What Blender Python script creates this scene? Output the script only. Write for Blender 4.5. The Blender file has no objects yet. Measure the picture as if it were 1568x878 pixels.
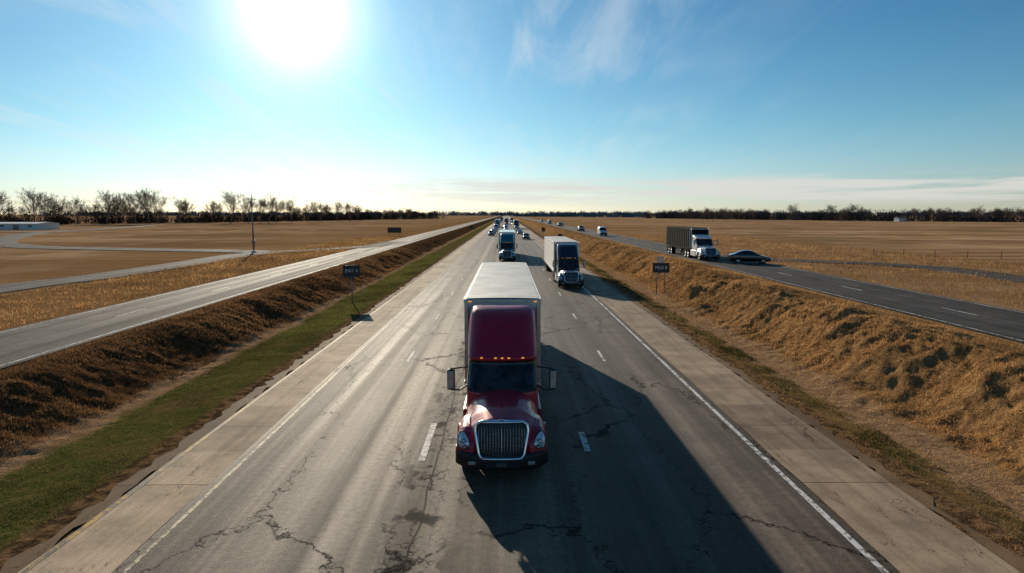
import bpy, math, random
import numpy as np
from mathutils import Vector, Matrix
random.seed(7); rng=np.random.default_rng(11)
sc=bpy.context.scene
sc.view_settings.view_transform='Standard'; sc.view_settings.look='None'; sc.view_settings.exposure=0

SUN_EL=math.radians(16.4); SUN_AZ=math.radians(-17.6)
S=Vector((math.sin(SUN_AZ)*math.cos(SUN_EL), math.cos(SUN_AZ)*math.cos(SUN_EL), math.sin(SUN_EL)))

# ---------------------------------------------------------------- node helpers
class G:
    def __init__(s,tree): s.t=tree
    def n(s,typ,**kw):
        nd=s.t.nodes.new(typ)
        for k,v in kw.items():
            setattr(nd,k,v)
        return nd
    def put(s,sock,v):
        if v is None: return
        if isinstance(v,bpy.types.NodeSocket): s.t.links.new(v,sock)
        else:
            if isinstance(v,(tuple,list)) and len(v)==3 and sock.type=='RGBA': v=(*v,1)
            sock.default_value=v
    def m(s,op,a,b=None,c=None,clamp=False):
        nd=s.n('ShaderNodeMath',operation=op,use_clamp=clamp)
        s.put(nd.inputs[0],a); s.put(nd.inputs[1],b); s.put(nd.inputs[2],c)
        return nd.outputs[0]
    def vm(s,op,a,b=None,out=0):
        nd=s.n('ShaderNodeVectorMath',operation=op)
        s.put(nd.inputs[0],a); s.put(nd.inputs[1],b)
        return nd.outputs[out]
    def noise(s,vec,scale=1,detail=3,rough=.55,dist=0):
        nd=s.n('ShaderNodeTexNoise'); s.put(nd.inputs['Vector'],vec)
        nd.inputs['Scale'].default_value=scale; nd.inputs['Detail'].default_value=detail
        nd.inputs['Roughness'].default_value=rough; nd.inputs['Distortion'].default_value=dist
        return nd.outputs['Fac']
    def mul3(s,vec,v): return s.vm('MULTIPLY',vec,v)
    def ramp(s,f,a,b,lo=0.,hi=1.,smooth=True):
        nd=s.n('ShaderNodeMapRange'); nd.interpolation_type='SMOOTHSTEP' if smooth else 'LINEAR'
        s.put(nd.inputs['Value'],f)
        for k,v in zip(('From Min','From Max','To Min','To Max'),(a,b,lo,hi)): nd.inputs[k].default_value=v
        return nd.outputs[0]
    def mix(s,f,a,b,mode='MIX'):
        nd=s.n('ShaderNodeMix',data_type='RGBA',blend_type=mode)
        s.put(nd.inputs[0],f); s.put(nd.inputs[6],a); s.put(nd.inputs[7],b)
        return nd.outputs[2]
    def sep(s,v):
        nd=s.n('ShaderNodeSeparateXYZ'); s.put(nd.inputs[0],v); return nd.outputs
    def comb(s,x,y,z):
        nd=s.n('ShaderNodeCombineXYZ'); s.put(nd.inputs[0],x); s.put(nd.inputs[1],y); s.put(nd.inputs[2],z); return nd.outputs[0]
def newmat(name):
    m=bpy.data.materials.new(name); m.use_nodes=True
    g=G(m.node_tree); b=m.node_tree.nodes['Principled BSDF']
    return m,g,b
def bump(g,b,h,strength=.5,dist=.05):
    nd=g.n('ShaderNodeBump'); nd.inputs['Strength'].default_value=strength; nd.inputs['Distance'].default_value=dist
    g.put(nd.inputs['Height'],h); g.t.links.new(nd.outputs[0],b.inputs['Normal'])
def simple(name,col,rough=.5,metal=0,coat=0,var=.25,scale=3,spec=.5,emit=None,cr=.04):
    m,g,b=newmat(name)
    tc=g.n('ShaderNodeTexCoord').outputs['Object']
    n=g.noise(tc,scale,5,.6)
    f=g.ramp(n,.3,.7,1-var,1+var*.4)
    c=g.mix(1.0,(*col,1),g.comb(f,f,f),'MULTIPLY')
    g.put(b.inputs['Base Color'],c)
    r=g.ramp(g.noise(tc,scale*2.3,4),.3,.7,max(rough-.06,.02),min(rough+.08,1))
    g.put(b.inputs['Roughness'],r)
    b.inputs['Metallic'].default_value=metal; b.inputs['Coat Weight'].default_value=coat
    b.inputs['Coat Roughness'].default_value=cr; b.inputs['Specular IOR Level'].default_value=spec
    if emit: b.inputs['Emission Color'].default_value=(*emit[:3],1); b.inputs['Emission Strength'].default_value=emit[3]
    return m

M={}
M['red']=simple('maroon_paint',(.42,.012,.038),.38,.10,.55,.12,1.2,.3,None,.06)
M['black']=simple('black_plastic',(.012,.012,.013),.5)
M['blackpaint']=simple('black_paint',(.012,.011,.014),.25,.2,1)
M['navy']=simple('dark_navy_paint',(.018,.016,.03),.25,.2,1)
M['teal']=simple('teal_paint',(.02,.16,.20),.3,.1,1)
M['white']=simple('white_paint',(.72,.72,.70),.35,0,.5,.12,1.5)
M['silver']=simple('silver_paint',(.42,.43,.45),.3,.5,1)
M['grey']=simple('grey_paint',(.12,.125,.13),.3,.4,1)
M['cred']=simple('car_red_paint',(.25,.015,.012),.3,.2,1)
M['chrome']=simple('chrome',(.85,.85,.87),.15,1,0,.1)
M['darkchrome']=simple('dark_chrome',(.36,.36,.38),.25,1,0,.1)
M['alu']=simple('aluminium',(.5,.5,.5),.38,1,0,.2)
M['rubber']=simple('rubber',(.018,.017,.016),.85)
M['lamp']=simple('headlamp_lens',(.85,.87,.90),.10,.25,1,.3,14)
M['amber']=simple('amber_lens',(.95,.42,.05),.25,0,1,.1,5,.5,(1,.4,.05,.7))
M['redlens']=simple('red_lens',(.45,.02,.02),.2,0,1)
M['trailer_roof']=simple('trailer_roof_cream',(.84,.76,.63),.50,0,0,.22,.7,.5)
M['trailer_side']=simple('trailer_side_white',(.80,.75,.68),.5,0,0,.15,.8,.3)
M['trailer_dark']=simple('trailer_dark',(.016,.017,.019),.9,0,0,.3,1,.05)
M['steel']=simple('galvanised_steel',(.22,.22,.23),.5,.6)
M['signback']=simple('sign_face_dark',(.02,.024,.026),.5)
M['signwhite']=simple('sign_white',(.75,.75,.75),.5)
M['wood']=simple('weathered_wood',(.14,.10,.07),.85,0,0,.25,3,.1)
M['whitewall']=simple('white_wall',(.7,.69,.66),.7)
M['roofgrey']=simple('grey_roof',(.16,.15,.15),.7)
def glassmat():
    m,g,b=newmat('tinted_glass')
    tc=g.n('ShaderNodeTexCoord').outputs['Object']
    n=g.noise(tc,2.2,2)
    g.put(b.inputs['Base Color'],g.mix(g.ramp(n,.4,.62),(.004,.006,.008,1),(.03,.035,.04,1)))
    b.inputs['Roughness'].default_value=.05; b.inputs['Specular IOR Level'].default_value=.5
    return m
M['glass']=glassmat()

# ---------------------------------------------------------------- mesh helpers
def link(o,parent=None):
    sc.collection.objects.link(o)
    if parent: o.parent=parent
    return o
def empty(name,loc=(0,0,0),rz=0):
    e=bpy.data.objects.new(name,None); e.location=loc; e.rotation_euler=(0,0,rz); e.empty_display_size=.3
    return link(e)
def mobj(name,v,f,mats,idx=None,parent=None,smooth=False,cols=None):
    me=bpy.data.meshes.new(name)
    if isinstance(v,np.ndarray): v=v.tolist()
    if isinstance(f,np.ndarray): f=f.tolist()
    me.from_pydata(v,[],f)
    for m in (mats if isinstance(mats,(list,tuple)) else [mats]): me.materials.append(m)
    if idx is not None: me.polygons.foreach_set('material_index',np.asarray(idx,dtype=np.int32))
    if smooth: me.polygons.foreach_set('use_smooth',np.ones(len(f),dtype=bool))
    if cols is not None:
        a=me.color_attributes.new('Col','FLOAT_COLOR','POINT'); a.data.foreach_set('color',np.asarray(cols,dtype=np.float32).ravel())
    me.update()
    return link(bpy.data.objects.new(name,me),parent)
def gridf(nr,nc):
    i=np.arange(nr-1)[:,None]*nc+np.arange(nc-1)[None,:]
    return np.stack([i,i+1,i+nc+1,i+nc],-1).reshape(-1,4)
def bevel(o,w=.02,seg=2):
    b=o.modifiers.new('bevel','BEVEL'); b.width=w; b.segments=seg; b.limit_method='ANGLE'; b.angle_limit=math.radians(35)
    return o
def box(name,c,s,mat,parent=None,bv=0.015,rot=None,taper=None):
    v=[]
    for z in (-.5,.5):
        k=taper if (taper and z>0) else 1
        for x,y in ((-.5,-.5),(.5,-.5),(.5,.5),(-.5,.5)): v.append((x*s[0]*k,y*s[1]*k,z*s[2]))
    f=[(3,2,1,0),(4,5,6,7),(0,1,5,4),(1,2,6,5),(2,3,7,6),(3,0,4,7)]
    o=mobj(name,v,f,mat,parent=parent); o.location=c
    if rot: o.rotation_euler=rot
    if bv: bevel(o,bv)
    return o
def tubes(name,polys,mat,parent=None,sides=8):
    V=[];F=[]
    for pts,rad in polys:
        pts=[Vector(p) for p in pts]
        if not hasattr(rad,'__len__'): rad=[rad]*len(pts)
        b=len(V)
        for i,p in enumerate(pts):
            d=(pts[min(i+1,len(pts)-1)]-pts[max(i-1,0)]).normalized()
            a=d.orthogonal().normalized() if i==0 else (a-d*a.dot(d)).normalized()
            c=d.cross(a)
            for k in range(sides):
                t=2*math.pi*k/sides
                V.append(tuple(p+(a*math.cos(t)+c*math.sin(t))*rad[i]))
        for i in range(len(pts)-1):
            for k in range(sides):
                q=b+i*sides
                F.append((q+k,q+(k+1)%sides,q+sides+(k+1)%sides,q+sides+k))
        F.append(tuple(b+k for k in range(sides))[::-1]); F.append(tuple(b+(len(pts)-1)*sides+k for k in range(sides)))
    return mobj(name,V,F,mat,parent=parent,smooth=sides>5)
def wheel(name,x,y,r,w,parent,side=1,z=None):
    prof=[(0.0001,.36*w),(.2*r,.36*w),(.24*r,.22*w),(.52*r,.16*w),(.60*r,.42*w),(.66*r,.48*w),(.93*r,.5*w),(r,.38*w),(r,-.38*w),(.93*r,-.5*w),(.3*r,-.5*w),(.0001,-.5*w)]
    n=28; V=[];F=[];I=[]
    for pr,px in prof:
        for k in range(n):
            t=2*math.pi*k/n; V.append((px*side,pr*math.cos(t),pr*math.sin(t)))
    for i in range(len(prof)-1):
        for k in range(n):
            F.append((i*n+k,i*n+(k+1)%n,(i+1)*n+(k+1)%n,(i+1)*n+k)); I.append(0 if i<4 else 1)
    o=mobj(name,V,F,[M['alu'],M['rubber']],I,parent,True); o.location=(x,y,r if z is None else z)
    return o

# ---------------------------------------------------------------- semi truck
def cab(paint,parent,roof=4.0):
    kz=(roof-2.7)/1.3
    rows=np.array([ # z, yf, w, R, n
     [1.00,2.16,1.07,.50,3.0],[1.74,2.13,1.08,.60,2.6],[1.84,2.17,1.08,.66,2.5],[2.56,2.70,1.04,.68,2.5],[2.60,2.60,1.05,.68,2.6],
     [2.68,2.58,1.06,.72,2.6],[2.76,2.70,1.07,.76,2.6],[3.0,2.92,1.08,.85,2.6],[3.3,3.20,1.08,.92,2.5],[3.6,3.52,1.07,.92,2.5],
     [3.8,3.80,1.04,.80,2.5],[3.91,4.03,.99,.65,2.5],[3.975,4.26,.91,.46,2.5],[4.0,4.45,.80,.28,2.5]])
    rows[6:,0]=2.7+(rows[6:,0]-2.7)*kz
    rr=[]
    for a,b in zip(rows[:-1],rows[1:]):
        k=6 if (b[0]-a[0])>.18 else 2
        for j in range(k): rr.append(a+(b-a)*j/k)
    rr.append(rows[-1]); rr=np.array(rr)
    yr=4.78; ts=np.radians(np.linspace(-90,90,41)); ns=8
    V=[]
    for z,yf,w,R,n in rr:
        xs=w*np.sign(np.sin(ts))*np.abs(np.sin(ts))**(2/n); ysv=yf+R*(1-np.abs(np.cos(ts))**(2/n))
        y0=min(yf+R,yr-.02)
        ysv=np.minimum(ysv,y0)
        if z>2.8: ysv=ysv+.05*np.clip(1-(np.abs(xs)/.62)**6,0,1)*min(1,(z-2.8)/.15)*np.clip((roof-z)/.3,0,1)
        L=[(-w,yr+(y0-yr)*k/ns,z) for k in range(ns)]
        A=[(x,y,z) for x,y in zip(xs,ysv)]
        Rr=[(w,y0+(yr-y0)*(k+1)/ns,z) for k in range(ns)]
        V+=L+A+Rr
    nc=41+2*ns; nr=len(rr)
    F=gridf(nr,nc).tolist(); I=[]
    for r in range(nr-1):
        zm=(rr[r][0]+rr[r+1][0])/2
        for c in range(nc-1):
            mi=0
            if ns<=c<ns+40:
                ta=abs(math.degrees((ts[c-ns]+ts[c-ns+1])/2))
                if 1.84<zm<2.56:
                    if ta<67: mi=1
                    elif ta<72: mi=2
                    elif zm>1.9 : mi=1
                elif 1.74<zm<=1.84 and ta<70: mi=2
                elif 2.56<zm<2.60 and ta<70: mi=2
            else:
                k=(ns-1-c) if c<ns else (c-ns-40)
                if 1.96<zm<2.5 and k<2: mi=1
            I.append(mi)
    top=(nr-1)*nc
    F.append([top+i for i in range(nc)]); I.append(0)
    F.append([top+0]+[r*nc for r in range(nr-2,-1,-1)]+[r*nc+nc-1 for r in range(nr)]); I.append(0)
    o=mobj('cab_body',V,F,[paint,M['glass'],M['black']],I,parent,True)
    o.data.polygons[-1].use_smooth=False
    return o
def hood(paint,parent):
    xs=np.sin(np.linspace(-math.pi/2,math.pi/2,81))*1.235
    xs=np.sort(np.concatenate([xs,np.linspace(-1.05,1.05,45)]))
    ys=np.concatenate([[0.0,.03,.07],np.linspace(.12,2.3,36)])
    V=[]
    for y in ys:
        yy=max(y,.12)
        zc=np.interp(yy,[.12,.3,1,2.3],[1.46,1.55,1.68,1.86]); wh=np.interp(yy,[.12,.3,1,2.3],[.74,.82,.96,1.10])
        zt=np.interp(yy,[.12,.25,.5,1.0,1.5,1.9,2.3],[1.02,1.16,1.27,1.34,1.30,1.18,1.0])
        ax=np.abs(xs)
        zh=.8+(zc-.8)*np.clip(1-(np.minimum(ax/wh,1))**3.0,0,1)**(1/1.7)
        zf=.55+(zt-.55)*np.clip(1-np.minimum(np.abs((ax-.88)/.355),1)**3.0,0,1)**(1/2.6)
        k=4.5; z=np.log(np.exp(k*zh*1.6)+np.exp(k*zf*1.6))/(k*1.6)
        z=np.where(ax>1.2,np.minimum(z,zf),z)
        low=.5+math.sqrt(max(.62**2-(y-1.2)**2,0)) if abs(y-1.2)<.62 else .5
        z=np.maximum(z,np.where(ax>.9,low,0))
        f=np.interp(y,[0,.03,.07,.12],[.0,.55,.85,1.]); z=.62+(z-.62)*f
        yy2=y+.34*(ax/1.235)**3.6*max(0,1-y/2.0)+.17*np.clip(1-(ax/.76)**6,0,1)*max(0,1-y/.9)
        for x,a,b in zip(xs,yy2,z): V.append((x,a,b))
    return mobj('hood_and_fenders',V,gridf(len(ys),len(xs)),paint,None,parent,True)
def bumper(parent,mat):
    prof=[(.10,.26),(.02,.30),(0,.40),(0,.58),(.01,.66),(.05,.71),(.12,.73),(.3,.73)]
    xs=np.linspace(-1.24,1.24,41); V=[]
    for py,pz in prof:
        for x in xs: V.append((x,py-.06+.42*(abs(x)/1.24)**4.0,pz+.05*(abs(x)/1.24)**3))
    o=mobj('bumper',V,gridf(len(prof),len(xs)),mat,None,parent,True)
    s=o.modifiers.new('s','SOLIDIFY'); s.thickness=.03
    return o
def grille(parent):
    def P(x,h):
        return (x, -.03+.20*h**1.3+.10*(abs(x)/.72)**2.5, .60+.93*h)
    def half(h): return np.interp(h,[0,.12,.75,.92,1],[.52,.60,.70,.67,.55])
    hs=np.linspace(0,1,24)
    V=[];nx=15
    for h in hs:
        for x in np.linspace(-1,1,nx):
            p=P(x*half(h),h); V.append((p[0],p[1]-.012,p[2]))
    mobj('grille_backing',V,gridf(len(hs),nx),M['black'],None,parent,True)
    ring=[P(-half(h),h) for h in hs]+[P(x,1.0) for x in np.linspace(-.5,.5,9)]+[P(half(h),h) for h in hs[::-1]]+[P(x,0) for x in np.linspace(.45,-.45,7)]
    ring=[(x,y-.035,z) for x,y,z in ring]; ring.append(ring[0])
    tubes('grille_surround',[(ring,.040)],M['chrome'],parent,10)
    bars=[]
    for i in range(-8,9):
        x=i*.076
        h0=0.03 if abs(x)<.5 else .12+(abs(x)-.5)*.9; h1=.97 if abs(x)<.55 else .90
        if abs(x)<.66: bars.append(([ (P(x,h)[0],P(x,h)[1]-.022,P(x,h)[2]) for h in np.linspace(h0,h1,6)],.016 if i==0 else .0060))
    for h in (.36,.68): bars.append(([ (P(x,h)[0],P(x,h)[1]-.02,P(x,h)[2]) for x in np.linspace(-half(h)+.03,half(h)-.03,9)],.004))
    tubes('grille_bars',bars,M['darkchrome'],parent,6)
    tubes('grille_crown',[([(x,.18+.10*(abs(x)/.72)**2.5,1.565-.05*(abs(x)/.6)**2) for x in np.linspace(-.6,.6,11)],.032)],M['chrome'],parent,8)
    box('badge',(0,.12,1.60),(.13,.03,.05),M['chrome'],parent,.012)
def headlight(parent,s):
    n=20;m=8;V=[]
    for j in range(m+1):
        r=j/m
        for i in range(n):
            t=2*math.pi*i/n
            px=math.cos(t)*r; pz=math.sin(t)*r
            x=.175*px*(1-.25*pz)+.05*pz; z=.26*pz
            V.append((s*(1.00+x), .115+.26*((1.00+x)/1.235)**3.6+.17*max(0,pz)*r-.05*(1-r*r)-.02,.95+z))
    F=[]
    for j in range(m):
        for i in range(n):
            F.append((j*n+i,j*n+(i+1)%n,(j+1)*n+(i+1)%n,(j+1)*n+i))
    mobj('headlight',V,F,M['lamp'],None,parent,True)
    rim=[V[m*n+i] for i in range(n)]+[V[m*n]]
    rim=[(x,y-.005,z) for x,y,z in rim]
    tubes('headlight_rim',[(rim,.016)],M['black'],parent,6)
    for dz in (-.09,.07):
        ring=[(s*(1.0+.055*math.cos(t)+dz*.2),.17-.06+max(dz,0)*.6,.95+dz+.055*math.sin(t)) for t in np.linspace(0,2*math.pi,13)]
        tubes('headlight_projector',[(ring,.012)],M['black'],parent,6)
def mirror(parent,s):
    box('mirror',(s*1.50,2.20,2.16),(.23,.14,.60),M['black'],parent,.05)
    box('mirror_cap',(s*1.50,2.118,2.16),(.17,.03,.52),M['alu'],parent,.012)
    box('mirror_glass',(s*1.50,2.275,2.16),(.18,.012,.5),M['glass'],parent,.003)
    tubes('mirror_arms',[([(s*1.04,2.75,2.40),(s*1.3,2.35,2.46),(s*1.5,2.22,2.46)],.022),([(s*1.06,2.7,1.85),(s*1.25,2.4,1.78),(s*1.5,2.22,1.84)],.026),([(s*1.5,2.22,1.82),(s*1.5,2.22,2.5)],.02)],M['black'],parent,8)
def make_truck(paint,loc,trailer_len=16.2,tmat=None,troof=None,roof=4.0,ttop=4.13,rz=0,open_top=False):
    p=empty('semi_truck',loc,rz)
    cab(paint,p,roof); hood(paint,p); bumper(p,M['black']); grille(p)
    for s in (-1,1): headlight(p,s); mirror(p,s)
    box('lower_grille',(0,-.07,.44),(.9,.03,.15),M['black'],p,.01)
    box('licence_plate',(0,-.095,.46),(.28,.015,.12),M['grey'],p,.004)
    for s in (-1,1):
        box('fog_lamp',(s*.78,-.0,.47),(.2,.05,.1),M['alu'],p,.02)
        box('wiper',(s*.35,2.20,1.93),(.62,.02,.025),M['black'],p,.005,rot=(0,math.radians(s*-8),0))
        box('side_fairing',(s*1.12,3.75,.75),(.14,2.3,.75),paint,p,.05)
        box('fuel_tank',(s*.95,3.6,.72),(.4,1.8,.62),M['alu'],p,.15)
        box('cab_side_extender',(s*1.12,4.90,2.6),(.04,.34,2.6),paint,p,.015)
        tubes('door_handle',[([(s*1.10,3.55,1.75),(s*1.12,3.75,1.75)],.018)],M['black'],p,6)
        tubes('door_seam',[([(s*1.083,3.05,1.1),(s*1.083,3.05,1.85)],.006),([(s*1.083,3.98,1.1),(s*1.065,3.98,2.6)],.006)],M['black'],p,6)
        wheel('steer_wheel',s*1.03,1.2,.5,.30,p,s)
        for y in (6.1,7.4):
            wheel('drive_wheel',s*1.05,y,.5,.28,p,s); wheel('drive_wheel',s*.74,y,.5,.28,p,s)
        te=5.2+trailer_len
        for y in (te-2.6,te-1.3):
            wheel('trailer_wheel',s*1.05,y,.5,.28,p,s); wheel('trailer_wheel',s*.74,y,.5,.28,p,s)
        tubes('landing_gear',[([(s*.8,8.2,1.2),(s*.8,8.2,.35)],.06)],M['steel'],p,8)
        box('mud_flap',(s*.95,te-.5,.6),(.6,.02,.7),M['rubber'],p,0)
    for x in (-.62,-.20,0,.20,.62):
        box('marker_light',(x,2.565+.10*abs(x)**2,2.70),(.075,.05,.04),M['amber'],p,.012)
    box('engine_bay_light_block',(0,1.3,.70),(1.72,2.1,.72),M['black'],p,.05)  # engine mass, box widened to block sunlight leaking through beneath the hood
    box('underbody',(0,3.4,.85),(1.9,2.9,.6),M['black'],p,.05)
    box('chassis_frame',(0,4.9,.85),(.9,7,.26),M['black'],p,.02)
    tl=trailer_len; yc=5.2+tl/2
    tm=tmat or M['trailer_side']
    zt=ttop
    box('trailer_box',(0,yc,(1.12+zt)/2),(2.58,tl,zt-1.12),tm,p,.05)
    rail=M['alu']
    if open_top:
        rail=M['trailer_dark']
        box('load_cover',(0,yc,zt+.03),(2.3,tl-.3,.1),M['trailer_dark'],p,.04)
        for k in range(int(tl/.9)):
            for s in (-1,1): box('side_rib',(s*1.31,5.6+k*.9,(1.2+zt)/2),(.05,.08,zt-1.35),tm,p,.01)
    else:
        n=int(tl/.6); ys=np.linspace(5.24,5.16+tl,n*4+1); xs=np.linspace(-1.24,1.24,13); V=[]
        for i,y in enumerate(ys):
            for x in xs: V.append((x,y,zt+.012+.025*(1-(x/1.24)**2)+(.008 if i%4==0 else 0)))
        mobj('trailer_roof',V,gridf(len(ys),len(xs)),troof or M['trailer_roof'],None,p,True)
    for s in (-1,1):
        box('top_rail',(s*1.293,yc,zt-.06),(.025,tl-.06,.13),rail,p,.008)
        box('bottom_rail',(s*1.296,yc,1.2),(.025,tl-.06,.2),rail,p,.008)
        box('corner_post',(s*1.22,5.185,(1.2+zt)/2),(.14,.03,zt-1.3),M['alu'],p,.01)
        box('clearance_lamp',(s*1.1,5.165,zt-.08),(.12,.03,.04),M['amber'],p,.008)
    box('front_rail',(0,5.185,zt-.06),(2.2,.03,.1),M['alu'],p,.008)
    box('bogie_frame',(0,5.2+tl-2,.98),(1.0,3.2,.25),M['black'],p,.02)
    box('underride_bar',(0,5.2+tl-.06,.55),(2.3,.1,.1),M['steel'],p,.02)
    return p
def dup(src,loc,rz=0):
    e=empty(src.name.split('.')[0],loc,rz)
    for c in src.children:
        n=c.copy(); n.parent=e; sc.collection.objects.link(n)
    return e

t1=make_truck(M['red'],(-.12,16.2,0.02),16.2)
t2=make_truck(M['navy'],(6.15,60.0,0.02),16.2)
t3=make_truck(M['teal'],(0.15,95,0.02),16.2,M['white'],M['white'])
t4=make_truck(M['white'],(25.4,79,1.25),12.2,M['trailer_dark'],None,roof=3.1,ttop=3.85,open_top=True)
dup(t3,(-4.6,330,.02)); dup(t2,(4.9,300,.02)); dup(t1,(0.2,420,.02)); dup(t3,(4.7,520,.02)); dup(t2,(-4.6,640,.02))

# ---------------------------------------------------------------- cars
def make_car(name,paint,loc,rz=0,kind='sedan'):
    p=empty(name,loc,rz)
    if kind=='sedan':
        T=[(0,.70,.62,0),(.12,.84,.72,0),(.8,.90,.86,0),(1.3,.92,.97,0),(1.95,.92,1.0,1.46),(2.6,.92,1.01,1.52),(3.3,.92,1.02,1.46),(3.95,.90,1.04,0),(4.45,.86,1.0,0),(4.62,.76,.8,0)]; wr=.66
    elif kind=='suv':
        T=[(0,.76,.75,0),(.12,.88,.88,0),(.8,.93,1.02,0),(1.25,.94,1.08,0),(1.85,.95,1.1,1.68),(2.7,.95,1.12,1.74),(4.0,.94,1.13,1.70),(4.55,.93,1.13,1.5),(4.7,.9,1.1,0),(4.8,.84,.9,0)]; wr=.74
    elif kind=='van':
        T=[(0,.82,.9,0),(.12,.93,1.02,0),(.5,.97,1.2,0),(.9,.99,1.28,0),(1.5,1.0,1.35,2.3),(2.7,1.0,1.4,2.42),(5.0,1.0,1.4,2.42),(5.35,1.0,1.4,2.35),(5.42,.97,1.3,0),(5.5,.95,.9,0)]; wr=.88
    else:
        T=[(0,.82,.8,0),(.12,.95,.98,0),(1.0,.98,1.1,0),(1.5,.99,1.14,0),(2.1,.99,1.16,1.78),(2.8,.99,1.18,1.84),(3.5,.99,1.18,1.78),(3.75,.99,1.18,0),(5.4,.97,1.18,0),(5.5,.95,1.0,0)]; wr=.78
    V=[]
    for y,w,b,r in T:
        g=r>0; rz_=r if g else b+.02; rw=wr if g else w*.88
        half=[(w*.80,.24),(w,.36),(w,.6*b+.1),(w*.985,b),(rw,rz_-.03 if g else b+.015),(rw*.55,rz_+.01)]
        ring=[(-x,y,z) for x,z in half]+[(0,y,half[-1][1]+.012)]+[(x,y,z) for x,z in half[::-1]]
        V+=ring
    nc=13; F=gridf(len(T),nc).tolist(); I=[]
    for i in range(len(T)-1):
        a,b=T[i][3]>0,T[i+1][3]>0
        for c in range(12):
            mi=0
            if a and b:
                if c in (3,8): mi=1
            elif a or b:
                if 3<=c<=8: mi=1
            I.append(mi)
            if kind=='van' and i>=5 : I[-1]=0
    F.append(list(range(nc))); I.append(2); n0=(len(T)-1)*nc; F.append([n0+k for k in range(nc)][::-1]); I.append(0)
    o=mobj('body',V,F,[paint,M['glass'],M['black']],I,p,True)
    s=o.modifiers.new('s','SUBSURF'); s.levels=1; s.render_levels=2
    L=T[-1][0]; w=max(t[1] for t in T); r=.35 if kind=='sedan' else .39
    box('underbody',(0,L/2,.34),(w*1.6,L*.86,.3),M['black'],p,.04)
    for sx in (-1,1):
        for y in (.85,L-.95):
            wheel('wheel',sx*(w-.10),y,r,.24,p,sx)
        zb=T[1][2]
        box('headlamp',(sx*w*.68,.03,zb-.12),(.32,.12,.13),M['lamp'],p,.03)
        box('tail_lamp',(sx*w*.7,L-.05,T[-2][2]-.12),(.3,.1,.14),M['redlens'],p,.02)
        box('door_mirror',(sx*(w+.08),T[3][0]+.35,T[3][2]+.06),(.16,.1,.12),paint,p,.03)
    box('front_grille',(0,-.0,T[1][2]-.25),(.9,.06,.2),M['black'],p,.02)
    box('number_plate',(0,-.04,.42),(.4,.02,.12),M['signwhite'],p,.004)
    return p
c1=make_car('car',M['blackpaint'],(30.9,74.7,1.28),math.radians(80),'sedan')
c2=make_car('car',M['blackpaint'],(5.6,176,.02),0,'suv'); c2.name='suv'
c3=make_car('van',M['white'],(25.6,168,1.25),0,'van')
c4=make_car('pickup_truck',M['grey'],(25.4,215,1.25),0,'pickup')
c5=make_car('car',M['silver'],(-4.3,250,.02),0,'sedan')
c6=make_car('car',M['cred'],(4.8,255,.02),0,'sedan')
for src,x,y,z in [(c2,-4.4,225,.02),(c4,25.5,300,1.25),(c1,28.8,330,1.25),(c3,25.5,370,1.25),(c2,-4.7,205,.02),
   (c1,4.9,222,.02),(c4,4.7,275,.02),(c5,0,262,.02),(c2,0.2,290,.02),(c3,-4.5,290,.02),(c1,-.1,320,.02),(c6,-4.6,385,.02),(c5,4.8,360,.02),
   (c2,4.7,400,.02),(c1,.2,380,.02),(c4,-4.5,430,.02),(c5,0,480,.02),(c2,-4.6,500,.02),(c3,4.8,460,.02),(c1,4.7,580,.02),(c5,-4.6,570,.02),
   (c2,.1,560,.02),(c1,-4.6,740,.02),(c3,4.8,700,.02),(c5,.2,690,.02),(c2,.2,820,.02),(c1,4.8,860,.02),(c2,-4.6,900,.02),(c5,25.5,450,1.25),(c2,29,520,1.25)]:
    dup(src,(x+random.uniform(-.25,.25),y,z))

# ---------------------------------------------------------------- terrain
def vhash(ix,iy,seed):
    h=(ix.astype(np.int64)*374761393+iy.astype(np.int64)*668265263+seed*1442695041)&0xffffffff
    h=((h^(h>>13))*1274126177)&0xffffffff
    return ((h^(h>>16))&0xffff)/65535.0
def vnoise(x,y,seed=0):
    ix=np.floor(x);iy=np.floor(y);fx=x-ix;fy=y-iy
    fx=fx*fx*(3-2*fx);fy=fy*fy*(3-2*fy)
    a=vhash(ix,iy,seed);b=vhash(ix+1,iy,seed);c=vhash(ix,iy+1,seed);d=vhash(ix+1,iy+1,seed)
    return (a*(1-fx)+b*fx)*(1-fy)+(c*(1-fx)+d*fx)*fy
def fbm(x,y,oct=4,seed=0):
    s=0;a=.5;t=0
    for k in range(oct):
        s=s+a*vnoise(x*2**k,y*2**k,seed+k*17);t+=a;a*=.5
    return s/t
PX=[-1e5,-25.6,-18.7,-18.2,-17.2,-15.0,-14.2,-13,-10.4,-9.8,10.2,10.8,12.0,13.0,14.4,16.3,17.6,19.6,22.8,31.3,1e5]
PZ=[1.19,1.19,1.19,1.22,.95,.02,-.12,-.10,-.02,-.06,-.06,-.03,-.16,-.14,.08,1.50,1.92,1.75,1.19,1.19,1.19]
AX=[-1e5,-27,-25.6,-18.6,-18.0,-16.5,-14.6,-13,-10.2,-9.8,10.2,10.8,13,14.2,16.5,19,22.6,23,31.2,32,1e5]
AZ=[.02,.02,0,0,.10,.42,.28,.05,.03,0,0,.05,.08,.35,.66,.34,.05,0,0,.03,.02]
def H(X,Y):
    wob=(fbm(Y*.13+3,X*0+1.5,3,5)-.5)*2.2*np.interp(np.abs(X),[12.3,14,17,20.5],[0,1,1,0])
    z=np.interp(X+wob,PX,PZ); A=np.interp(X,AX,AZ)
    n=(fbm(X*.5,Y*.38,3,1)-.5)*1.2+(fbm(X*2.2,Y*2.0,3,9)-.5)*.6+ (fbm(X*.25+9,Y*1.1,3,21)-.5)*.75+(fbm(X*5,Y*5,2,41)-.5)*.35
    return z+A*n
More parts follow.
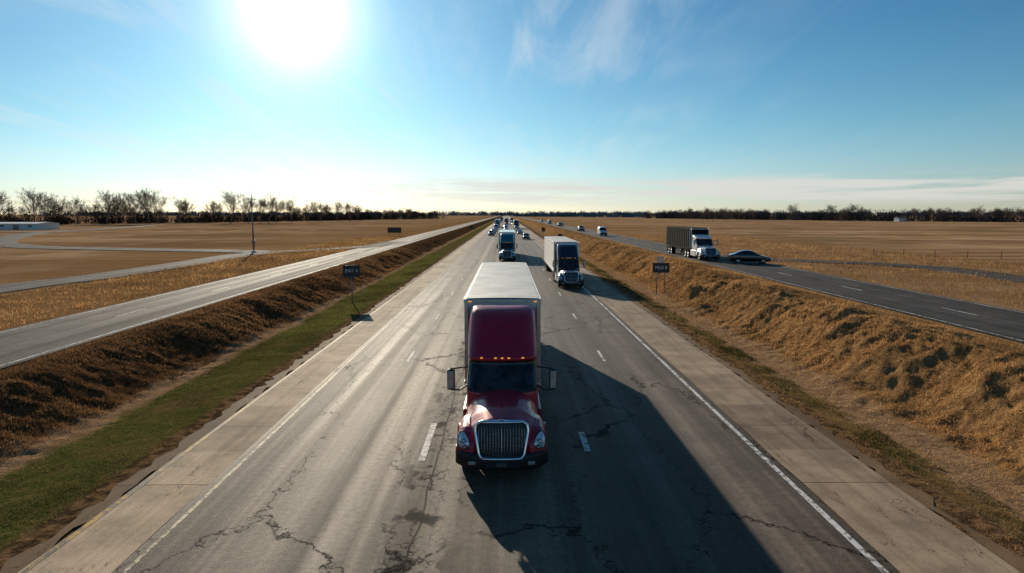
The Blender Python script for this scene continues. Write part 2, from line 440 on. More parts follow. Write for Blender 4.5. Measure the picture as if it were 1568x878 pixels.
xs=np.concatenate([-np.geomspace(9000,46,34),np.arange(-44,-26,.7),np.arange(-26,-9.7,.14),[-9.5,-5,0,5,10],np.arange(10.2,23.2,.14),np.arange(23.8,46,.7),np.geomspace(47,9000,34)])
ys=np.concatenate([[-300,-120,-50,-20,-5],np.arange(0,45,.15),45+np.cumsum(np.linspace(.18,1.6,180)),np.geomspace(210,14000,80)])
XX,YY=np.meshgrid(xs,ys)
ZZ=H(XX,YY)
V=np.stack([XX,YY,ZZ],-1).reshape(-1,3)
ground=mobj('ground',V,gridf(len(ys),len(xs)),[],None,None,True)

def ground_mat():
    m,g,b=newmat('ground_soil_and_dry_grass')
    geo=g.n('ShaderNodeNewGeometry').outputs['Position']
    s=g.sep(geo); x,y,z=s[0],s[1],s[2]
    n1=g.noise(geo,.35,5,.6); n2=g.noise(geo,2.5,5,.65); n3=g.noise(geo,14,4,.7)
    nbig=g.noise(geo,.02,3,.5); nm=g.noise(g.mul3(geo,(.10,.05,1)),1,5,.65)
    xw=g.m('ADD',x,g.m('MULTIPLY',g.m('SUBTRACT',n1,.5),2.2))
    tan=g.mix(g.ramp(n2,.32,.68),(.50,.28,.115,1),(.27,.14,.058,1))
    tan=g.mix(g.ramp(nm,.45,.7,0,.6),tan,(.22,.12,.05,1))
    rows=g.noise(g.mul3(geo,(.02,.35,1)),1.0,5,.65)
    rows2=g.noise(g.mul3(geo,(.004,.05,1)),1.0,4,.65)
    field=g.mix(g.ramp(rows,.40,.60),(.66,.40,.21,1),(.36,.20,.095,1))
    field=g.mix(g.ramp(rows2,.44,.56,0,.8),field,(.32,.175,.085,1))
    field=g.mix(g.ramp(nm,.48,.70,0,.75),field,(.72,.48,.27,1))
    field=g.mix(g.ramp(nbig,.50,.66,0,.65),field,(.24,.15,.075,1))
    green=g.mix(g.ramp(n2,.35,.65),(.10,.11,.028,1),(.18,.14,.045,1))
    green=g.mix(g.ramp(n1,.5,.68),green,(.20,.125,.052,1))
    brown=g.mix(g.ramp(n2,.35,.65),(.19,.095,.04,1),(.075,.038,.018,1))
    dirt=g.mix(g.ramp(n2,.35,.7),(.50,.30,.16,1),(.28,.165,.085,1))
    verge=g.mix(g.ramp(n2,.4,.6),(.30,.17,.08,1),(.09,.055,.03,1))
    col=field
    def band(a,b_,soft,c,col,src=xw):
        f=g.m('MULTIPLY',g.ramp(src,a-soft,a+soft),g.ramp(src,b_-soft,b_+soft,1,0))
        return g.mix(f,col,c)
    col=band(-60,60,8,g.mix(.5,field,tan),col)
    col=band(-36,-25.2,1,tan,col)
    col=band(-19.5,-14.4,.5,brown,col)
    col=band(-14.6,-13.6,.25,dirt,col)
    col=band(-13.7,-10.5,.35,green,col)
    col=band(-10.7,10.5,.25,verge,col,x)
    col=band(10.4,11.4,.4,verge,col)
    col=band(11.3,12.2,.3,g.mix(.6,green,tan),col)
    col=band(12.1,13.8,.3,dirt,col)
    col=band(13.8,22.5,.4,tan,col)
    col=g.mix(g.ramp(n3,.52,.72,0,.7),col,(.05,.03,.015,1))
    g.put(b.inputs['Base Color'],col); b.inputs['Roughness'].default_value=1; b.inputs['Specular IOR Level'].default_value=0
    hgt=g.m('ADD',g.m('MULTIPLY',n3,.5),g.m('ADD',g.m('MULTIPLY',n2,.9),g.m('MULTIPLY',rows,.8)))
    bump(g,b,hgt,1,.25)
    return m
ground.data.materials.append(ground_mat())

# ---------------------------------------------------------------- roads
def ribbon(name,pts,width,z,mat,parent=None,n=12,skirt=.12):
    P=np.array(pts,float); tt=np.linspace(0,len(P)-1,(len(P)-1)*n+1)
    def cr(c):
        out=[]
        for u in tt:
            i=min(int(u),len(P)-2); f=u-i
            p0=c[max(i-1,0)];p1=c[i];p2=c[i+1];p3=c[min(i+2,len(P)-1)]
            out.append(.5*((2*p1)+(-p0+p2)*f+(2*p0-5*p1+4*p2-p3)*f*f+(-p0+3*p1-3*p2+p3)*f**3))
        return np.array(out)
    cx,cy=cr(P[:,0]),cr(P[:,1])
    dx,dy=np.gradient(cx),np.gradient(cy); L=np.hypot(dx,dy)+1e-9; nx,ny=-dy/L,dx/L
    V=[]
    for i in range(len(cx)):
        for o,zz in ((-width/2-.05,z-skirt),(-width/2,z),(0,z+.02),(width/2,z),(width/2+.05,z-skirt)):
            V.append((cx[i]+nx[i]*o,cy[i]+ny[i]*o,zz))
    return mobj(name,V,gridf(len(cx),5)[:,::-1],mat,None,parent)
def strip(name,x0,x1,y0,y1,z,mat,parent=None,jag=0,step=None):
    if step: ysr=np.concatenate([np.arange(y0,160,step),np.geomspace(160,y1,60)])
    else: ysr=np.concatenate([np.arange(y0,160,2.0),np.geomspace(160,y1,60)]) if y1>200 else np.linspace(y0,y1,3)
    V=[]
    for y in ysr:
        j=random.uniform(-jag,jag); k=random.uniform(-jag,jag)
        V.append((x0+j,y,z)); V.append((x1+k,y,z))
    return mobj(name,V,gridf(len(ysr),2),mat,None,parent)

def asphalt(name,c1,c2,main=False,rough=.75,spec=.22):
    m,g,b=newmat(name)
    geo=g.n('ShaderNodeNewGeometry').outputs['Position']; s=g.sep(geo); x,y=s[0],s[1]
    st=g.noise(g.mul3(geo,(1.1,.012,1)),1.0,4,.6); st2=g.noise(g.mul3(geo,(4.5,.03,1)),1.0,4,.6)
    fine=g.noise(geo,30,3,.8); pat=g.noise(geo,.5,5,.6); mid=g.noise(geo,6,4,.6)
    col=g.mix(g.ramp(st,.35,.65),(*c1,1),(*c2,1))
    f2=g.ramp(st2,.3,.7,.78,1.18); col=g.mix(1,col,g.comb(f2,f2,f2),'MULTIPLY')
    f3=g.ramp(pat,.3,.7,.74,1.20); col=g.mix(1,col,g.comb(f3,f3,f3),'MULTIPLY')
    f4=g.ramp(fine,.3,.7,.45,1.55,False); col=g.mix(1,col,g.comb(f4,f4,f4),'MULTIPLY')
    f5=g.ramp(mid,.3,.7,.80,1.2); col=g.mix(1,col,g.comb(f5,f5,f5),'MULTIPLY')
    sp_=spec
    if main:
        u=g.m('COSINE',g.m('MULTIPLY',g.m('ADD',x,1.2),2*math.pi/2.4))
        w=g.ramp(u,-.6,1,.84,1.20); col=g.mix(1,col,g.comb(w,w,w),'MULTIPLY')
        xx=g.m('ADD',x,g.m('MULTIPLY',g.m('SUBTRACT',g.noise(g.mul3(geo,(0,.15,0)),1,3),.5),.7))
        d=g.m('ABSOLUTE',g.m('ADD',xx,3.75)); f=g.m('MULTIPLY',g.ramp(d,.1,.5,.9,0),g.ramp(mid,.3,.6,.3,1))
        col=g.mix(f,col,(.38,.30,.22,1))
        d=g.m('ABSOLUTE',g.m('SUBTRACT',x,3.6)); col=g.mix(g.ramp(d,.2,3.6,.62,0),col,g.mix(mid,(.030,.025,.023,1),(.055,.045,.040,1)))
        wv=g.vm('ADD',geo,g.vm('MULTIPLY',g.comb(g.noise(geo,1.3,4,.7),g.noise(g.vm('ADD',geo,(7,3,1)),1.3,4,.7),0),(1.7,1.7,0)))
        vo=g.n('ShaderNodeTexVoronoi',feature='DISTANCE_TO_EDGE'); g.put(vo.inputs['Vector'],g.mul3(wv,(.30,.12,0))); vo.inputs['Scale'].default_value=1
        cr=g.m('MULTIPLY',g.ramp(vo.outputs['Distance'],.0,.012,.95,0),g.ramp(g.noise(geo,.22,3),.38,.48))
        vo2=g.n('ShaderNodeTexVoronoi',feature='DISTANCE_TO_EDGE'); g.put(vo2.inputs['Vector'],g.mul3(wv,(1.5,.8,0))); vo2.inputs['Scale'].default_value=1
        dx=g.m('ABSOLUTE',g.m('ADD',x,2.0))
        cr2=g.m('MULTIPLY',g.ramp(vo2.outputs['Distance'],.0,.05,.95,0),g.m('MULTIPLY',g.ramp(dx,.2,.8,1,0),g.ramp(g.noise(geo,.3,3),.32,.45)))
        jx=g.m('ABSOLUTE',g.m('ADD',xx,2.0)); cr3=g.m('MULTIPLY',g.ramp(jx,.0,.045,.9,0),g.ramp(pat,.35,.45))
        c=g.m('MAXIMUM',g.m('MAXIMUM',cr,cr2),cr3)
        col=g.mix(c,col,(.014,.011,.010,1))
        tp=g.m('MULTIPLY',g.ramp(g.noise(g.mul3(geo,(1.4,.8,1)),1,2),.57,.63,0,.85),g.ramp(dx,.3,1.2,1,0))
        col=g.mix(tp,col,(.022,.018,.016,1))
        sp_=g.m('MULTIPLY',g.m('SUBTRACT',1,g.m('MAXIMUM',c,tp)),spec)
    g.put(b.inputs['Base Color'],col)
    g.put(b.inputs['Roughness'],g.ramp(st,.3,.7,rough-.07,rough+.08)); g.put(b.inputs['Specular IOR Level'],sp_)
    bump(g,b,g.m('ADD',fine,g.m('MULTIPLY',mid,.6)),.7,.03)
    return m
def concrete(name,c,joint=4.6):
    m,g,b=newmat(name)
    geo=g.n('ShaderNodeNewGeometry').outputs['Position']; s=g.sep(geo)
    n=g.noise(geo,.7,6,.65); n2=g.noise(g.mul3(geo,(2.5,.08,1)),1,4,.6); fine=g.noise(geo,30,3,.8)
    k=tuple(v*.6 for v in c)
    col=g.mix(g.ramp(n,.35,.7),(*c,1),(*k,1)); col=g.mix(g.ramp(n2,.45,.7,0,.55),col,(c[0]*.4,c[1]*.36,c[2]*.32,1))
    slab=g.m('FLOOR',g.m('DIVIDE',s[1],joint)); wn=g.n('ShaderNodeTexWhiteNoise',noise_dimensions='1D'); g.put(wn.inputs['W'],slab)
    f=g.ramp(wn.outputs['Value'],0,1,.76,1.14,False); col=g.mix(1,col,g.comb(f,f,f),'MULTIPLY')
    f4=g.ramp(fine,.25,.75,.65,1.35,False); col=g.mix(1,col,g.comb(f4,f4,f4),'MULTIPLY')
    fr=g.m('ABSOLUTE',g.m('SUBTRACT',g.m('FRACT',g.m('DIVIDE',g.m('ADD',s[1],g.m('MULTIPLY',n,.15)),joint)),.5))
    j=g.ramp(fr,.0,.008,.8,0)
    vo=g.n('ShaderNodeTexVoronoi',feature='DISTANCE_TO_EDGE'); g.put(vo.inputs['Vector'],g.vm('ADD',g.mul3(geo,(.5,.3,0)),g.comb(n,n2,0))); vo.inputs['Scale'].default_value=1
    j=g.m('MAXIMUM',j,g.m('MULTIPLY',g.ramp(vo.outputs['Distance'],0,.010,.75,0),g.ramp(n2,.44,.57)))
    col=g.mix(j,col,(.06,.035,.02,1))
    g.put(b.inputs['Base Color'],col); b.inputs['Roughness'].default_value=.85; b.inputs['Specular IOR Level'].default_value=.12
    bump(g,b,g.m('SUBTRACT',fine,g.m('MULTIPLY',j,3)),.3,.02)
    return m
def paintmat(name,c,wear=.5):
    m,g,b=newmat(name)
    geo=g.n('ShaderNodeNewGeometry').outputs['Position']
    n=g.noise(geo,5,6,.75); n2=g.noise(geo,.4,3)
    w=g.ramp(g.m('ADD',n,g.m('MULTIPLY',n2,.4)),wear+.16,wear+.30)
    g.put(b.inputs['Base Color'],g.mix(w,(*c,1),(.13,.11,.09,1))); b.inputs['Roughness'].default_value=.7; b.inputs['Specular IOR Level'].default_value=.2
    return m
A_main=asphalt('highway_asphalt',(.195,.138,.092),(.105,.074,.051),True,.64,.17)
A_side=asphalt('frontage_asphalt',(.14,.115,.094),(.09,.075,.063),False,.8,.10)
A_ramp=asphalt('ramp_concrete',(.18,.155,.13),(.14,.12,.10),False,.9,.05)
A_dark=asphalt('right_road_asphalt',(.10,.084,.070),(.065,.055,.047),False,.8,.10)
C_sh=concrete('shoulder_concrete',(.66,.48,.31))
W_l=paintmat('white_line_paint',(.80,.76,.70),.50)
Y_l=paintmat('worn_yellow_paint',(.60,.33,.06),.44)
hw=strip('highway',-7.75,7.75,-60,9000,0.0,A_main)
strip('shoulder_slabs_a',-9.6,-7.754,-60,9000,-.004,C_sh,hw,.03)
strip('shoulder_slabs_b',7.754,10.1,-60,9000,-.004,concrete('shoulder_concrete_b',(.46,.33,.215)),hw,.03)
strip('edge_line_white',7.38,7.52,-60,6000,.006,W_l,hw,.008)
strip('edge_line_left',-7.55,-7.45,-60,6000,.006,paintmat('worn_line_paint',(.76,.60,.36),.48),hw,.008)
strip('edge_line_yellow',-9.55,-9.43,-60,6000,.003,Y_l,hw,.02)
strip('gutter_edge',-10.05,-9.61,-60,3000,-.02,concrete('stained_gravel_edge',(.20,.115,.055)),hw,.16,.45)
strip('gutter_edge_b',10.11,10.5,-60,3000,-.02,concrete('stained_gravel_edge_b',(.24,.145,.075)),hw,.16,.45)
dash=[]
for sx in (-1,1):
    for (y0,y1,xx) in [(17.6 if sx<0 else 18.3,20.9 if sx<0 else 20.0,2.42)]+[(30+k*12.4,32.4+k*12.4,4.72) for k in range(50)]:
        dash.append((sx*xx,y0,y1,.19 if xx<3 else .13))
V=[];F=[]
for x,a,b_,w in dash:
    i=len(V); V+=[(x-w/2,a,.006),(x+w/2,a,.006),(x+w/2,b_,.006),(x-w/2,b_,.006)]; F.append((i,i+1,i+2,i+3))
mobj('lane_dashes',V,F,W_l,None,hw)
fl=strip('frontage_road',-25.1,-19.0,-60,5000,1.23,A_side)
def dashes(parent,xc,z,y1=900,w=.12):
    V=[];F=[]
    for k in range(int(y1/12)):
        a=k*12.; i=len(V); V+=[(xc-w/2,a,z),(xc+w/2,a,z),(xc+w/2,a+3,z),(xc-w/2,a+3,z)]; F.append((i,i+1,i+2,i+3))
    mobj('lane_dashes',V,F,W_l,None,parent)
dashes(fl,-22.1,1.236)
strip('edge_line',-24.8,-24.7,-60,3000,1.236,W_l,fl); strip('edge_line',-19.4,-19.3,-60,3000,1.236,W_l,fl)
fr=strip('frontage_road',23.3,30.8,-60,5000,1.23,A_dark)
dashes(fr,27.0,1.236)
strip('edge_line',30.4,30.5,-60,3000,1.236,W_l,fr); strip('edge_line',23.6,23.7,-60,3000,1.236,W_l,fr)
ribbon('access_road',[(-39.6,-10),(-39.4,30),(-39.3,50),(-37.8,60),(-37.4,77),(-37.6,90),(-34.6,99),(-30,106),(-24.5,116),(-23,135)],4.6,1.262,A_ramp)
ribbon('access_road',[(-36.0,97.5),(-44,101),(-55,104),(-69,108),(-84,114),(-103,131),(-124,162),(-146,204),(-160,260),(-180,330)],6.0,1.270,A_ramp)
ribbon('access_road',[(-146,206),(-165,212),(-230,222),(-320,235)],6.5,1.278,A_ramp)
ribbon('access_road',[(30.5,84),(34,81),(38,78),(43,74),(46.5,66.5),(46,56),(44,40),(42,10)],4.2,1.262,A_dark)

# ---------------------------------------------------------------- grass blades
def grass(name,n,x0,x1,y0,y1,hh,cols,lean=.5,pw=1.0,clump=.5):
    u=rng.random(n*2); Y=y0*(y1/y0)**(u**pw); X=rng.uniform(x0,x1,n*2)
    keep=fbm(X*.9,Y*.9,3,33)+rng.normal(0,.10,n*2)>clump
    X=X[keep][:n];Y=Y[keep][:n]; k=len(X)
    Z=H(X,Y)-.02
    sc_=np.clip(Y/30,.7,3)
    h=hh*rng.uniform(.35,1.2,k)*np.clip(sc_**.35,.8,1.6); w=.014*sc_*rng.uniform(.7,1.6,k)
    a=rng.uniform(0,2*math.pi,k); l=rng.normal(0,lean,k)*h; la=rng.uniform(0,2*math.pi,k)
    bx,by=np.cos(a)*w,np.sin(a)*w
    v=np.empty((k,3,3)); v[:,0]=np.stack([X-bx,Y-by,Z],-1); v[:,1]=np.stack([X+bx,Y+by,Z],-1)
    v[:,2]=np.stack([X+np.cos(la)*l,Y+np.sin(la)*l,Z+h],-1)
    f=np.arange(k*3).reshape(k,3)
    C=np.array(cols); ci=rng.integers(0,len(C),k); c=C[ci]*rng.uniform(.7,1.25,(k,1))
    c=c*np.interp(fbm(X*.35,Y*.25,3,77),[.3,.7],[.6,1.2])[:,None]
    cc=np.concatenate([np.repeat(c[:,None],3,1),np.ones((k,3,1))],-1)
    return mobj(name,v.reshape(-1,3),f,M['blade'],None,None,False,cc.reshape(-1,4))
m,g,b=newmat('grass_blades')
at=g.n('ShaderNodeVertexColor',layer_name='Col').outputs['Color']
g.put(b.inputs['Base Color'],at); b.inputs['Roughness'].default_value=.8; b.inputs['Specular IOR Level'].default_value=.1
tr=g.n('ShaderNodeBsdfTranslucent'); g.put(tr.inputs[0],at); mx=g.n('ShaderNodeMixShader'); mx.inputs[0].default_value=.42
g.t.links.new(b.outputs[0],mx.inputs[1]); g.t.links.new(tr.outputs[0],mx.inputs[2])
g.t.links.new(mx.outputs[0],g.t.nodes['Material Output'].inputs['Surface'])
M['blade']=m
gold=[(.54,.30,.12),(.64,.38,.16),(.40,.21,.085),(.28,.15,.06)]
brn=[(.24,.125,.055),(.15,.08,.038),(.31,.165,.075)]
grn=[(.13,.145,.035),(.18,.17,.045),(.24,.18,.06),(.10,.11,.03)]
dgr=[(.06,.075,.02),(.10,.10,.03),(.30,.18,.07)]
grass('roadside_grass',80000,-13.6,-10.5,9,110,.08,grn,.6,1,.38)
grass('roadside_grass',90000,-19.0,-14.3,9,110,.13,brn,.7,1,.40)
grass('roadside_grass',150000,13.9,22.9,9,120,.14,gold,.7,1,.42)
grass('roadside_grass',22000,11.2,12.3,9,110,.13,dgr,.6,1,.52)
grass('roadside_grass',14000,10.5,14.2,9,110,.10,gold,.6,1,.52)
grass('roadside_grass',30000,-36,-25.6,20,160,.2,gold,.6,1,.42)
grass('roadside_grass',30000,31.5,60,25,180,.2,gold,.6,1,.44)

# ---------------------------------------------------------------- signs, pole
def text(parent,body,loc,size,mat):
    c=bpy.data.curves.new('lettering','FONT'); c.body=body; c.size=size; c.align_x='CENTER'; c.align_y='CENTER'; c.extrude=.002
    c.materials.append(mat); o=bpy.data.objects.new('lettering',c); link(o,parent); o.location=loc; o.rotation_euler=(math.radians(90),0,0)
def sign(loc,w,h,top,posts,txt=None,tsize=.3,second=False):
    p=empty('road_sign',loc)
    box('panel',(0,0,top-h/2),(w,.03,h),M['signback'],p,.008)
    tubes('panel_border',[([(-w/2+.05,-.02,top-h+.05),(w/2-.05,-.02,top-h+.05),(w/2-.05,-.02,top-.05),(-w/2+.05,-.02,top-.05),(-w/2+.05,-.02,top-h+.05)],.006)],M['steel'],p,6)
    for x in posts: tubes('post',[([(x,.05,-.5),(x,.05,top-.05)],.045)],M['steel'],p,8)
    box('brace',(0,.035,top-h*.3),(w*.9,.03,.05),M['steel'],p,.005); box('brace',(0,.035,top-h*.75),(w*.9,.03,.05),M['steel'],p,.005)
    if second:
        box('upper_panel',(-.05,0,top+.30),(.62,.03,.55),M['silver'],p,.008)
        tubes('post_upper',[([(-.05,.05,top-.1),(-.05,.05,top+.5)],.04)],M['steel'],p,8)
    if txt: text(p,txt,(0,-.022,top-h/2),tsize,M['signwhite'])
    return p
sign((-12.4,51.2,-.1),1.36,.96,3.05,[0],'EXIT 4',.36)
s2=sign((13.75,56.5,0.1),1.5,.88,2.6,[-.35,.35],'MILE 8',.38,True)
sign((-29.5,170,1.19),3.6,1.4,1.9+1.4-1,[-1.3,1.3])
sign((11.8,140,-.1),1.0,1.4,2.8,[0]); sign((12.2,210,-.1),1.2,1.4,2.8,[0]); sign((-12.4,230,-.1),1.2,1.2,3,[0])
p=empty('utility_pole',(-37.9,96.5,1.19))
tubes('mast',[([(0,0,-.3),(0,0,4),(0,0,8.6)],[.14,.11,.06])],M['steel'],p,10)
tubes('antenna',[([(0,0,7.4),(0,0,9.6)],.03),([(-.7,0,8.0),(.7,0,8.0)],.035)],M['steel'],p,6)
box('lamp_head',(.5,0,8.02),(.35,.2,.12),M['black'],p,.03); box('cabinet',(.1,-.18,1.6),(.4,.25,.7),M['steel'],p,.03); box('footing',(0,0,.1),(.6,.6,.5),M['whitewall'],p,.03)

p=empty('wire_fence',(0,0,0)); P=[]
path=[(52,90),(64,82),(74,70),(80,50)]
pts=[]
for a,b_ in zip(path[:-1],path[1:]):
    n=int(math.hypot(b_[0]-a[0],b_[1]-a[1])/3.2)
    for k in range(n): pts.append((a[0]+(b_[0]-a[0])*k/n,a[1]+(b_[1]-a[1])*k/n))
for x,y in pts: P.append(([(x,y,1.1),(x+random.uniform(-.04,.04),y,2.2)],.05))
tubes('posts',P,M['wood'],p,6)
tubes('wires',[([(x,y,1.19+h) for x,y in pts],.008) for h in (.35,.6,.9)],M['wood'],p,4)
p=empty('delineator_posts'); P=[]
for k in range(40):
    P.append(([(11.9+random.uniform(-.06,.06),120+k*14,-.2),(11.9,120+k*14,.9)],.05))
tubes('posts',P,M['wood'],p,6)

# ---------------------------------------------------------------- buildings
def building(name,loc,w,d,h,rh,wall,roof,rz=0,doors=4):
    p=empty(name,loc,rz)
    box('walls',(0,0,h/2),(w,d,h),wall,p,.02)
    v=[(-w/2-.4,-d/2-.4,h),(w/2+.4,-d/2-.4,h),(w/2+.4,d/2+.4,h),(-w/2-.4,d/2+.4,h),(-w/2-.4,0,h+rh),(w/2+.4,0,h+rh)]
    mobj('roof',v,[(0,1,5,4),(2,3,4,5),(0,4,3),(1,2,5),(3,2,1,0)],roof,None,p)
    for k in range(doors):
        x=-w/2+w*(k+.5)/doors
        if k%2==0: box('door',(x,-d/2-.03,min(1.1,h*.4)),(min(2.2,w/doors*.5),.06,min(2.2,h*.8)),M['grey'],p,.01)
        else: box('window',(x,-d/2-.03,h*.6),(min(1.4,w/doors*.4),.06,h*.25),M['glass'],p,.01)
    return p
building('white_warehouse',(-205,246,1.19),62,12,2.3,.5,M['whitewall'],M['whitewall'],0,12)
building('farmhouse',(272,800,1.19),11,9,3.2,2,M['silver'],M['roofgrey'],.2,4)
building('barn',(290,812,1.19),16,12,3.5,2,M['wood'],M['roofgrey'],-.1,3)
building('farmhouse',(308,500,1.19),6,6,2.4,1.2,M['silver'],M['roofgrey'],.1,3)

# ---------------------------------------------------------------- trees
barkm=simple('bare_bark',(.22,.15,.105),.95,0,0,.4,1,.05)
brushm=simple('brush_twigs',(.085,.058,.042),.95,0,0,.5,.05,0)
brushr=simple('hazy_brush_twigs',(.12,.095,.088),.95,0,0,.5,.05,0)  # lightened grey-brown: distance haze painted into the twig colour
farhazem=simple('far_woodland_haze_tint',(.12,.17,.22),.95,0,0,.3,.01,0)  # bluish aerial haze put into the base colour of the woodland
def bare_tree(seed,Ht=18):
    R=random.Random(seed); polys=[]
    def grow(p,d,L,r,lv):
        n=4 if lv<2 else 3; pts=[p];rad=[r]; dd=d
        for i in range(n):
            dd=(dd+Vector((R.gauss(0,.12),R.gauss(0,.12),R.gauss(0.05,.05)))).normalized()
            pts.append(pts[-1]+dd*L/n); rad.append(max(r*(1-.75*(i+1)/n),.026))
        polys.append((pts,rad,lv))
        if lv>=4: return
        nb=[12,6,5,3][lv]
        for k in range(nb):
            t=(.22+.78*(k+R.random())/nb) if lv==0 else R.uniform(.3,1.0)
            idx=min(t,.999)*n; i=min(int(idx),n-1); q=pts[i].lerp(pts[i+1],idx-i)
            ax=(pts[i+1]-pts[i]).normalized(); o=ax.orthogonal().normalized(); o.rotate(Matrix.Rotation(R.uniform(0,6.283),3,ax))
            ang=R.uniform(.4,.95) if lv==0 else R.uniform(.3,.8); nd=(ax*math.cos(ang)+o*math.sin(ang)); nd.z+=.08; nd.normalize()
            grow(q,nd,L*(R.uniform(.60,.80)*(1.15-.45*t) if lv==0 else R.uniform(.45,.68)),max(rad[i]*.55,.03),lv+1)
    grow(Vector((0,0,0)),Vector((0,0,1)),Ht*.60,.36,0)
    V=[];F=[]
    for pts,rad,lv in polys:
        s=6 if lv==0 else 3; b=len(V)
        for i,q in enumerate(pts):
            d=(pts[min(i+1,len(pts)-1)]-pts[max(i-1,0)]).normalized(); a=d.orthogonal().normalized(); c=d.cross(a)
            for k in range(s):
                t=6.283*k/s; V.append(tuple(q+(a*math.cos(t)+c*math.sin(t))*rad[i]))
        for i in range(len(pts)-1):
            for k in range(s):
                qq=b+i*s; F.append((qq+k,qq+(k+1)%s,qq+s+(k+1)%s,qq+s+k))
    me=bpy.data.meshes.new('bare_tree'); me.from_pydata(V,[],F); me.materials.append(barkm)
    zs=sorted(v[2] for v in V); me['h']=zs[int(len(zs)*.985)]
    return me
variants=[bare_tree(s) for s in (1,2,3,4,5,6)]
px=[(5,293,350),(60,293,355),(75,299,362),(100,301,368),(128,304,375),(170,295,372),(186,303,390),(214,296,380),(234,292,372),(248,296,385),(278,304,410),(292,307,420),(330,308,430),(357,296,400),(384,302,425),(402,306,430),(414,300,420),(426,305,440),(450,304,450),(474,309,470),(492,312,480),(520,310,500),(538,312,510),(552,316,540),(600,320,640),(625,319,660),(-40,296,350),(-90,295,340)]
fill=[]
for k in range(34):
    a=random.uniform(-30,640); f=max(a,0)/640
    fill.append((a,random.uniform(310,317)+f*5 if a<560 else random.uniform(320,323),350+f*330+random.uniform(0,50)))
for i,(a,t,d) in enumerate(px+fill):
    X=(a-775)/980*d; h=5.9+(328-t)/980*d
    me=variants[(i*5+i//6)%6]; o=bpy.data.objects.new('bare_tree',me); link(o); o.location=(X,d,1.1); s=h/me['h']*1.03; o.scale=(s*1.0,s*1.0,s); o.rotation_euler=(0,0,random.uniform(0,6))
def mass(name,items,mat,per=90,sz=.6):
    A=np.array(items); k=len(A)*per; I=np.repeat(np.arange(len(A)),per); a=A[I]
    th=rng.uniform(0,2*math.pi,k); rr=np.sqrt(rng.random(k)); zz=rng.random(k)**.8
    prof=np.clip(1.15-np.abs(zz-.45)*1.2,.15,1)
    X=a[:,0]+np.cos(th)*rr*a[:,3]*prof; Y=a[:,1]+np.sin(th)*rr*a[:,3]*prof; Z=1.1+zz*a[:,2]
    s=sz*rng.uniform(.4,1.4,k)*(1.15-.75*zz); v=np.empty((k,3,3))
    for j in range(3):
        v[:,j,0]=X+rng.normal(0,.5,k)*s; v[:,j,1]=Y+rng.normal(0,.4,k)*s; v[:,j,2]=np.maximum(Z+rng.normal(0,1.1,k)*s,1.0)
    return mobj(name,v.reshape(-1,3),np.arange(k*3).reshape(k,3),mat)
def lineitems(path,step,h0,h1,depth,rr=(2.5,5)):
    out=[]
    for a,b_ in zip(path[:-1],path[1:]):
        L=math.hypot(b_[0]-a[0],b_[1]-a[1]); n=int(L/step)
        for k in range(n):
            t=k/n; out.append((a[0]+(b_[0]-a[0])*t+random.gauss(0,depth),a[1]+(b_[1]-a[1])*t+random.gauss(0,depth*1.5),(h0+(h1-h0)*random.random()**1.6)*(a[2]+(b_[2]-a[2])*t),random.uniform(*rr)))
    return out
mass('distant_tree_line',lineitems([(-420,335,1),(-270,345,1),(-213,440,1),(-170,560,1),(-145,690,1)],1.4,4.0,9.5,6),brushm,140,.75)
mass('distant_tree_line',lineitems([(-145,640,1),(-92,820,1)],2,7,11,6),brushm,90,1.0)
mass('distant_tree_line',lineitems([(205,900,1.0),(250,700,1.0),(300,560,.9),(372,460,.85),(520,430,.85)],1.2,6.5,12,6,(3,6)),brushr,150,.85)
mass('distant_tree_line',lineitems([(-1600,2300,1),(-300,2500,1),(500,2500,1),(1900,2300,1)],9,10,17,40,(14,26)),farhazem,110,4)
mass('distant_tree_line',lineitems([(20,1500,1),(120,1400,1),(240,1150,1)],5,6,10,12,(6,10)),farhazem,110,2)
for i,(a,t,d) in enumerate([(1215,313,640),(1270,314,620),(1300,313,600),(1312,314,600),(1500,316,450),(1548,318,440),(1400,319,500)]+[(random.uniform(1020,1600),random.uniform(318,321),random.uniform(480,700)) for k in range(26)]):
    X=(a-775)/980*d; h=5.9+(328-t)/980*d
    me=variants[i%5]; o=bpy.data.objects.new('bare_tree',me); link(o); o.location=(X,d,1.1); s=h/me['h']; o.scale=(s,s,s)

# ---------------------------------------------------------------- world
w=bpy.data.worlds.new('World'); sc.world=w; w.use_nodes=True; g=G(w.node_tree)
bg=w.node_tree.nodes['Background']
sky=g.n('ShaderNodeTexSky',sky_type='NISHITA'); sky.sun_disc=False; sky.sun_elevation=SUN_EL; sky.sun_rotation=SUN_AZ
sky.air_density=1.0; sky.dust_density=.15; sky.ozone_density=2.0; sky.altitude=100
d=g.vm('NORMALIZE',g.n('ShaderNodeTexCoord').outputs['Generated'])
sp=g.sep(d)
tint=g.mix(g.ramp(sp[2],0.05,.38,0,1,False),(.62,.92,1.02,1),(.10,.58,.84,1))
tint=g.mix(g.ramp(sp[2],0.0,.14,1,0),tint,(.72,.84,1.10,1))
col=g.mix(1,sky.outputs[0],tint,'MULTIPLY')
dot=g.vm('DOT_PRODUCT',d,tuple(S),out=1)
ang=g.m('MULTIPLY',g.m('ARCCOSINE',g.m('MINIMUM',dot,.99999)),180/math.pi)
g1=g.m('MULTIPLY',g.m('EXPONENT',g.m('MULTIPLY',g.m('POWER',g.m('DIVIDE',ang,4.2),2),-1)),15)
g2=g.m('MULTIPLY',g.m('EXPONENT',g.m('DIVIDE',ang,-15.0)),6.0)
dz=g.m('ADD',g.m('MAXIMUM',sp[2],0),.10)
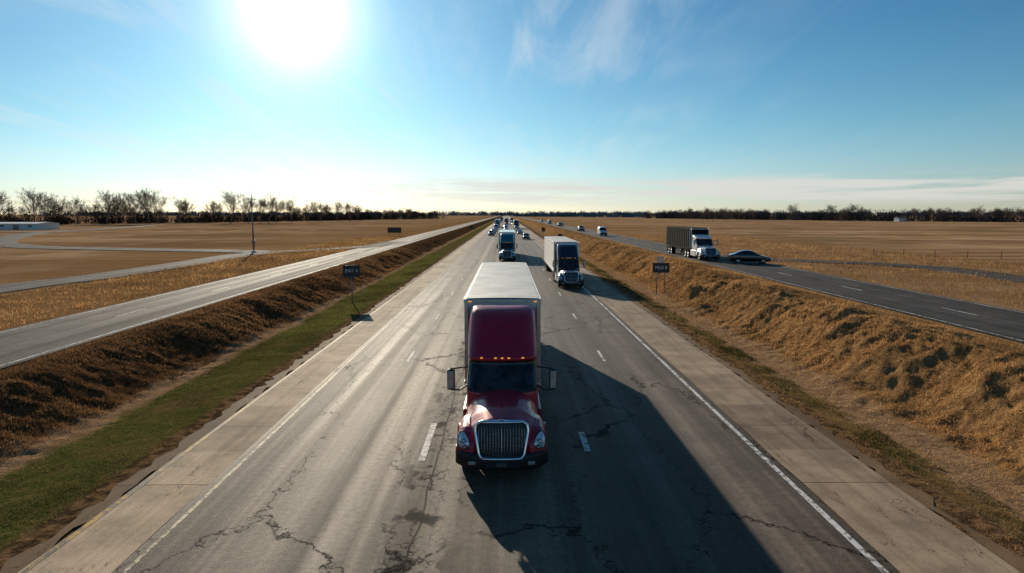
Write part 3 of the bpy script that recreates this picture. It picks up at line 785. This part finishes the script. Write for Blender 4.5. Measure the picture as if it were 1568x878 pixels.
pl=g.comb(g.m('DIVIDE',sp[0],dz),g.m('DIVIDE',sp[1],dz),0)
mp=g.n('ShaderNodeMapping'); mp.inputs['Rotation'].default_value=(0,0,math.radians(-50)); mp.inputs['Scale'].default_value=(2.2,.45,1); g.put(mp.inputs['Vector'],pl)
c1n=g.noise(mp.outputs[0],1.1,9,.62,1.0); cover=g.noise(pl,.55,3)
cir=g.m('MULTIPLY',g.ramp(c1n,.40,.72),g.ramp(cover,.34,.56))
cir=g.m('MULTIPLY',cir,g.ramp(ang,12,44,1,.08))
az=g.m('ARCTAN2',sp[0],sp[1])
bn=g.noise(g.comb(g.m('MULTIPLY',az,4.0),g.m('MULTIPLY',sp[2],70),0),1.0,7,.62,.4)
band=g.m('MULTIPLY',g.m('MULTIPLY',g.ramp(sp[2],.008,.026),g.ramp(sp[2],.044,.060,1,0)),g.ramp(bn,.36,.56))
band=g.m('MULTIPLY',band,g.ramp(az,-.35,.1,.15,1))
add=g.mix(1,col,g.mix(1,(1,.98,.93,1),g.comb(g1,g1,g1),'MULTIPLY'),'ADD')
add=g.mix(1,add,g.mix(1,(.74,.96,1,1),g.comb(g2,g2,g2),'MULTIPLY'),'ADD')
add=g.mix(g.m('MULTIPLY',cir,.5),add,(9.0,9.6,9.8,1))
add=g.mix(g.m('MULTIPLY',band,.8),add,(8.4,8.1,7.7,1))
g.put(bg.inputs[0],add); bg.inputs[1].default_value=.088
L=bpy.data.lights.new('sun','SUN'); L.energy=5; L.angle=math.radians(.5); L.color=(1,.87,.68)
o=bpy.data.objects.new('sun',L); link(o); o.rotation_mode='QUATERNION'; o.rotation_quaternion=S.to_track_quat('Z','Y'); o.location=(-20,60,40)

# ---------------------------------------------------------------- camera
cam=bpy.data.cameras.new('camera'); cam.sensor_width=36; cam.lens=22.5; cam.clip_end=30000; cam.clip_start=.1
co=bpy.data.objects.new('camera',cam); link(co); co.location=(0,0,7.0)
co.rotation_euler=(math.radians(90-6.46),0,math.radians(-.53)); sc.camera=co
